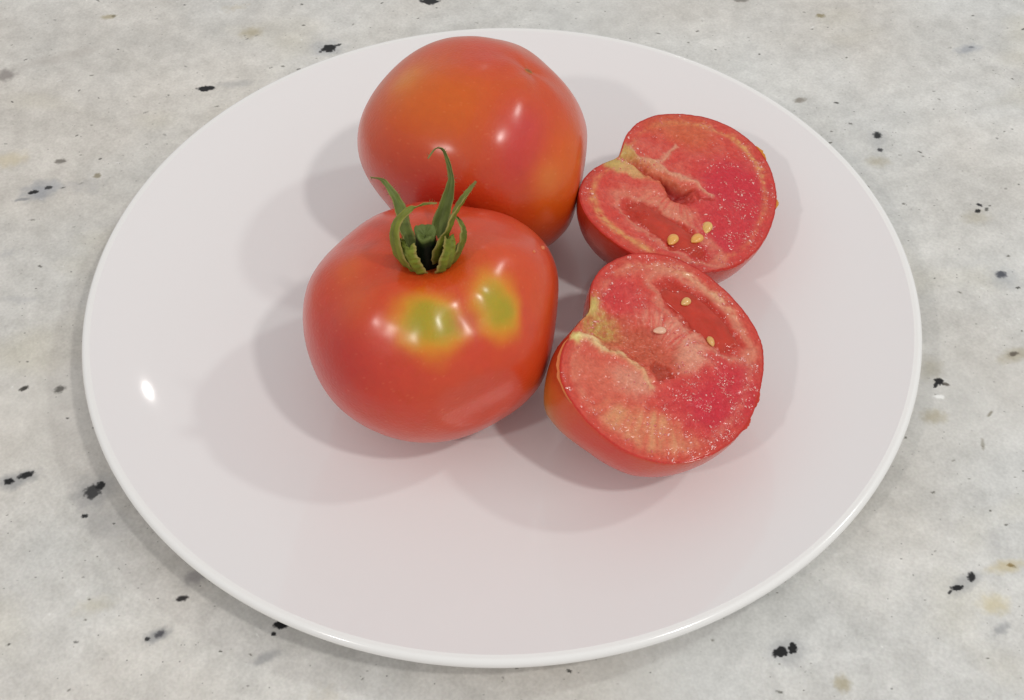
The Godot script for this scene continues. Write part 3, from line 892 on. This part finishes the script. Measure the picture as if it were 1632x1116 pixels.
func upper_half():
	var spec := {
		"centre": Vector3(0.0604, 0.0334, -0.0237), "n": Vector3(0.209, 0.9747, 0.0786).normalized(), "e": Vector3(-0.8741, 0.2223, -0.4319).normalized(), "f": Vector3(-0.4385, 0.0216, 0.8985).normalized(),
		"r": [33.5197, -0.7303, -0.1509, -3.6967, 1.4577, -0.9461, 1.1973, -0.9356, 0.0493, -0.5969, -0.0059, -0.2311, -0.0152], "depth": 30.0, "salt": 1.7, "notch": 1.7, "bulge": 0.0,
		"clamps": [],
	}
	var channel := [Vector2(27, -2.2), Vector2(19, -1.2), Vector2(11.9, -0.6), Vector2(5, 0.6), Vector2(1, 1.6)]
	var crack := [Vector2(0, 1.0), Vector2(-2.5, -1.6), Vector2(-5.0, -0.8), Vector2(-8.6, -2.0)]
	var vein := [Vector2(14, -4.2), Vector2(11, -10), Vector2(9.9, -16.2)]
	var vein2 := [Vector2(21, -4.6), Vector2(13, -4.4), Vector2(7, -4.6), Vector2(0, -5.4), Vector2(-3.5, -4.2), Vector2(-9, -4.4)]
	spec.face = func(p, rho, phi):
		var n1 := n_low.get_noise_2d(p.x * 0.09, p.y * 0.09)
		var n2 := n_mid.get_noise_2d(p.x * 0.09, p.y * 0.09)
		var n3 := n_fine.get_noise_2d(p.x * 0.05, p.y * 0.05)
		var w := Vector2(p.x + 2.2 * n_mid.get_noise_2d(p.x * 0.03, p.y * 0.03) + 0.5 * n2, p.y + 2.2 * n_mid.get_noise_2d(p.x * 0.03 + 30.0, p.y * 0.03))
		var k := lin(0.60, 0.060, 0.045)
		k = tint(k, lin(0.62, 0.108, 0.076), 0.35 + n1 + 0.5 * n2)
		k = tint(k, lin(0.56, 0.027, 0.044), 0.85 * blob(w, -19, -4, 13, 22) + 0.6 * blob(w, -9, -14, 10, 8) + 0.5 * blob(w, -16, 22, 12, 10))
		k = tint(k, lin(0.56, 0.13, 0.045), 0.65 * blob(w, 13, -26, 13, 8))
		k = tint(k, lin(0.66, 0.24, 0.15), 0.85 * blob(w, 2, 10.5, 11, 5) * clampf(0.6 + 0.8 * n_mid.get_noise_2d(atan2(p.y + 2.0, p.x - 2.0) * 2.2, p.length() * 0.02), 0.0, 1.0) + 0.9 * blob(w, 7.5, 17.2, 3.4, 2.4))
		# outer wall and the pale line inside it
		k = tint(k, lin(0.56, 0.055, 0.035), (0.45 + 0.5 * n1) * sstep(0.86, 0.95, rho))
		var vw := 0.25 + 0.9 * exp(-pow((phi - 1.05) / 0.55, 2.0)) + 0.75 * exp(-pow((phi + 1.95) / 0.55, 2.0))
		var vr := 0.872 + 0.012 * n2
		k = tint(k, lin(0.64, 0.30, 0.11), vw * (0.75 + 0.8 * n2 + 0.5 * n1) * exp(-pow((rho - vr) / (0.032 + 0.012 * n1), 2.0)))
		# seed chamber along the near side
		var ch := blob(w, -1.5, 18.6, 17.5, 5.8, -9.0)
		k = tint(k, lin(0.64, 0.22, 0.14), 0.7 * exp(-pow((ch - 0.30) / 0.16, 2.0)))
		k = tint(k, lin(0.47, 0.035, 0.018), sstep(0.35, 0.8, ch))
		# core channel from the stem end to the middle
		var cd := line_dist(w, channel)
		var stem := sstep(12.0, 24.0, p.x)
		k = tint(k, lin(0.66, 0.32, 0.20), 0.75 * exp(-pow(line_dist(w, vein) / 1.0, 2.0)) + 0.8 * exp(-pow(line_dist(w, vein2) / 1.1, 2.0)))
		k = tint(k, lin(0.56, 0.30, 0.10), (0.3 + 0.6 * stem) * exp(-pow((cd - 1.6) / 2.2, 2.0)))
		k = tint(k, lin(0.44, 0.05, 0.03), 0.8 * exp(-pow(cd / 1.2, 2.0)) * (1.0 - stem * 0.8) + 0.6 * exp(-pow(line_dist(w, crack) / 0.7, 2.0)))
		k = tint(k, lin(0.36, 0.030, 0.028), 0.95 * blob(w, 1.2, 1.6, 5.0, 2.7, -8.0))
		k = tint(k, lin(0.52, 0.40, 0.12), 0.85 * blob(w, 25.5, 3.6, 4.4, 2.8) + 0.5 * blob(w, 24, -3.5, 4.0, 2.4))
		k = tint(k, lin(0.62, 0.40, 0.16), 0.7 * blob(w, 18.5, 2.2, 5, 2.0, 10.0))
		k = tint(k, lin(0.14, 0.10, 0.03), 0.85 * blob(p, 28.5, -2.0, 2.6, 2.6))
		k = tint(k, lin(0.50, 0.028, 0.018), sstep(0.975, 0.992, rho) * (1.0 - blob(p, 28.5, 2, 5, 5)))
		k = k * (1.0 + 0.16 * n3 + 0.12 * n2)
		var grain := maxf(n3, 0.0) * 0.16 * sstep(0.2, 0.6, rho)
		var h := -1.7 * exp(-pow(cd / 1.3, 2.0)) - 2.8 * blob(w, 1.2, 1.6, 5.2, 2.9, -8.0) - 0.9 * exp(-pow(line_dist(w, crack) / 0.7, 2.0)) - 1.5 * ch + 0.9 * blob(w, 7.5, 17.2, 3.0, 2.0) + 0.2 * n2 + 0.6 * n1 + grain
		h += 0.55 * exp(-pow(line_dist(w, vein2) / 0.9, 2.0)) + 0.35 * exp(-pow(line_dist(w, vein) / 0.8, 2.0)) - 1.2 * blob(p, 27.5, -1.5, 3, 2.5)
		return [h * (1.0 - sstep(0.93, 1.0, rho)), k]
	spec.skin = func(phi, s):
		var k := lin(0.56, 0.030, 0.018)
		k = tint(k, lin(0.56, 0.06, 0.02), 0.5 + n_low.get_noise_3d(cos(phi) * 1.5, sin(phi) * 1.5, s * 2.0))
		k = tint(k, lin(0.14, 0.11, 0.03), 0.9 * exp(-pow(phi / 0.16, 2.0)) * (1.0 - sstep(0.05, 0.3, s)))
		return k
	var t := cut_half(spec, "cut tomato half farther from the viewer, showing three seeds in a row")
	jelly(t, spec, -1.5, 18.2, 16.5, 5.6, -9.0, -1.0, -1.0, lin(0.50, 0.042, 0.020))
	var tan := lin(0.74, 0.36, 0.07)
	tomato_seed(t, spec, -4.6, 21.6, -0.5, 1.5, 1.15, tan)
	tomato_seed(t, spec, -11.2, 16.4, -0.5, 1.2, 1.15, tan)
	tomato_seed(t, spec, -12.4, 10.4, -0.1, 1.75, 1.15, lin(0.72, 0.42, 0.11))
	grains(t, spec, 1200, func(p, rho): return 0.10 + 0.75 * sstep(2.0, -22.0, p.x) + 0.35 * sstep(0.8, 0.95, rho) + 0.3 * blob(p, 8, 20, 10, 7) - 0.6 * blob(p, 6, 6, 9, 7))
	skin_lip(t, spec, -122, -112, 0.6, 0.3, lin(0.62, 0.22, 0.03))
	skin_lip(t, spec, -158, -151, 0.6, 0.3, lin(0.64, 0.26, 0.04))
	skin_lip(t, spec, 128, 150, 0.5, 0.2, lin(0.55, 0.04, 0.03))

func lower_half():
	var spec := {
		"centre": Vector3(0.0475, 0.0356, 0.0468), "n": Vector3(0.2415, 0.9656, 0.0967).normalized(), "e": Vector3(-0.8369, 0.2577, -0.483).normalized(), "f": Vector3(-0.4913, 0.0357, 0.8703).normalized(),
		"r": [33.487, -0.6124, 0.1177, -3.4933, -1.6342, -0.8594, -0.5838, -0.8132, -0.0843, -0.1413, -0.1062, 0.0599, -0.3431], "depth": 31.5, "salt": 6.3, "notch": 2.1, "bulge": 0.17,
		"clamps": [[Vector3(-0.979, 0.0, -0.204), 0.0328]],
	}
	var ledge := [Vector2(27, 12.5), Vector2(20.4, 9.8), Vector2(11.5, 8.3), Vector2(3.7, 9.0), Vector2(-2.2, 12.3)]
	spec.face = func(p, rho, phi):
		var n1 := n_low.get_noise_2d(p.x * 0.09 + 50.0, p.y * 0.09)
		var n2 := n_mid.get_noise_2d(p.x * 0.09 + 50.0, p.y * 0.09)
		var n3 := n_fine.get_noise_2d(p.x * 0.05 + 50.0, p.y * 0.05)
		var w := Vector2(p.x + 2.2 * n_mid.get_noise_2d(p.x * 0.03 + 60.0, p.y * 0.03) + 0.5 * n2, p.y + 2.2 * n_mid.get_noise_2d(p.x * 0.03 + 90.0, p.y * 0.03))
		var k := lin(0.60, 0.060, 0.044)
		k = tint(k, lin(0.62, 0.104, 0.072), 0.3 + n1 + 0.5 * n2)
		k = tint(k, lin(0.56, 0.026, 0.044), 0.9 * blob(w, -23, 1, 10, 14) + 0.5 * blob(w, -14, 12, 9, 8) + 0.5 * blob(w, 20, -10, 8, 7))
		k = tint(k, lin(0.63, 0.16, 0.095), 0.7 * blob(w, 12, 19, 11, 8))
		k = tint(k, lin(0.66, 0.27, 0.18), 0.85 * blob(w, 3, 14.5, 6, 4.5))
		# pale rays in the near wall
		var ray := 0.6 + 0.6 * n_mid.get_noise_2d(phi * 2.4, rho * 0.35)
		k = tint(k, lin(0.66, 0.29, 0.14), clampf(blob(w, -7, 27, 13, 6, 12.0) * ray * 1.2, 0.0, 1.0))
		k = tint(k, lin(0.56, 0.055, 0.035), (0.4 + 0.5 * n1) * sstep(0.86, 0.95, rho))
		var vr := 0.865 + 0.012 * n2
		k = tint(k, lin(0.67, 0.33, 0.19), (0.2 + 0.9 * exp(-pow((phi + 1.55) / 0.62, 2.0))) * (0.75 + 0.8 * n2 + 0.5 * n1) * exp(-pow((rho - vr) / (0.042 + 0.015 * n1), 2.0)))
		# seed chamber on the far side
		var ch := blob(w, -3, -20.5, 17, 7.0, -14.0)
		k = tint(k, lin(0.64, 0.22, 0.14), 0.7 * exp(-pow((ch - 0.30) / 0.16, 2.0)))
		k = tint(k, lin(0.47, 0.033, 0.018), sstep(0.35, 0.8, ch))
		# pale fibres between the core and the chamber
		k = tint(k, lin(0.68, 0.28, 0.19), 0.85 * blob(w, 1, -9, 11, 6) * clampf(0.55 + 0.9 * n_mid.get_noise_2d(atan2(p.y - 3.0, p.x - 2.0) * 2.2, 7.0 + p.length() * 0.02), 0.0, 1.0) + 0.85 * blob(w, -7, -4, 4.5, 5.5))
		# hollow core below the ledge
		var core := blob(w, 9, 2.0, 14, 6.3, 6.0)
		k = tint(k, lin(0.54, 0.11, 0.06), core)
		k = tint(k, lin(0.42, 0.065, 0.038), blob(w, -2.0, 5.4, 2.2, 3.0, 30.0))
		k = tint(k, lin(0.50, 0.30, 0.085), 0.9 * blob(w, 20.5, 3.4, 6.5, 4.6) * (0.8 + 0.8 * n2))
		k = tint(k, lin(0.56, 0.46, 0.14), 0.85 * blob(w, 26, -1.5, 2.8, 3.6))
		var ld := line_dist(w, ledge)
		k = tint(k, lin(0.72, 0.50, 0.25), (0.55 + 0.45 * sstep(0.0, 20.0, p.x)) * exp(-pow(ld / 1.3, 2.0)))
		k = tint(k, lin(0.68, 0.58, 0.2), 0.9 * blob(w, 25.5, 12.0, 3.2, 2.0))
		k = tint(k, lin(0.50, 0.028, 0.018), sstep(0.975, 0.992, rho) * (1.0 - blob(p, 27, 4, 6, 8)))
		k = k * (1.0 + 0.16 * n3 + 0.12 * n2)
		var grain := maxf(n3, 0.0) * 0.18 * sstep(0.15, 0.5, rho)
		var below := sstep(1.2, -1.2, (p.y + 1.0 * n2) - (8.6 + 0.004 * p.x * p.x - 0.03 * p.x))
		var h := -2.5 * core * below - 2.0 * blob(w, -2.0, 5.2, 2.6, 3.2, 30.0) - 1.5 * ch + 0.6 * n1 + 0.2 * n2 + grain
		h += 0.35 * exp(-pow(ld / 1.2, 2.0)) + 0.7 * core * n_fine.get_noise_2d(p.x * 0.012, p.y * 0.03) + 0.5 * blob(w, -7, -4, 4, 5)
		return [h * (1.0 - sstep(0.93, 1.0, rho)), k]
	spec.skin = func(phi, s):
		var k := lin(0.58, 0.030, 0.018)
		k = tint(k, lin(0.57, 0.065, 0.022), 0.5 + n_low.get_noise_3d(cos(phi) * 1.5 + 4.0, sin(phi) * 1.5, s * 2.0))
		k = tint(k, lin(0.40, 0.24, 0.02), 0.95 * exp(-pow((phi - 0.85) / 0.30, 2.0)) * exp(-pow((s - 0.30) / 0.2, 2.0)))
		k = tint(k, lin(0.24, 0.17, 0.04), 0.85 * exp(-pow((phi - 0.12) / 0.16, 2.0)) * (1.0 - sstep(0.03, 0.2, s)))
		return k
	var t := cut_half(spec, "cut tomato half nearer to the viewer, leaning on the other half")
	jelly(t, spec, -4.0, -20.0, 16.5, 6.6, -14.0, -1.0, 1.6, lin(0.50, 0.040, 0.020))
	tomato_seed(t, spec, 2.6, -21.8, -0.2, 1.2, 0.85, lin(0.66, 0.36, 0.11))
	tomato_seed(t, spec, -10.0, -13.6, -0.3, 2.4, 0.8, lin(0.66, 0.34, 0.09))
	tomato_seed(t, spec, 4.6, -6.4, 0.3, 0.8, 0.95, lin(0.74, 0.42, 0.28))  # a pale flake of flesh, built with the seed shape
	grains(t, spec, 1500, func(p, rho): return 0.22 + 0.5 * sstep(4.0, -18.0, p.x) + 0.35 * sstep(0.75, 0.95, rho) + 0.4 * blob(p, 6, -16, 9, 6) - 0.35 * blob(p, 14, 20, 9, 8) - 0.5 * blob(p, 9, 3, 12, 7) - 0.5 * blob(p, -10, -18, 7, 4))
	skin_lip(t, spec, 28, 66, 1.0, 0.5, lin(0.62, 0.16, 0.05))
	skin_lip(t, spec, -178, -168, 0.4, 0.2, lin(0.55, 0.04, 0.03))
	skin_lip(t, spec, 164, 173, 0.5, 0.2, lin(0.55, 0.04, 0.03))
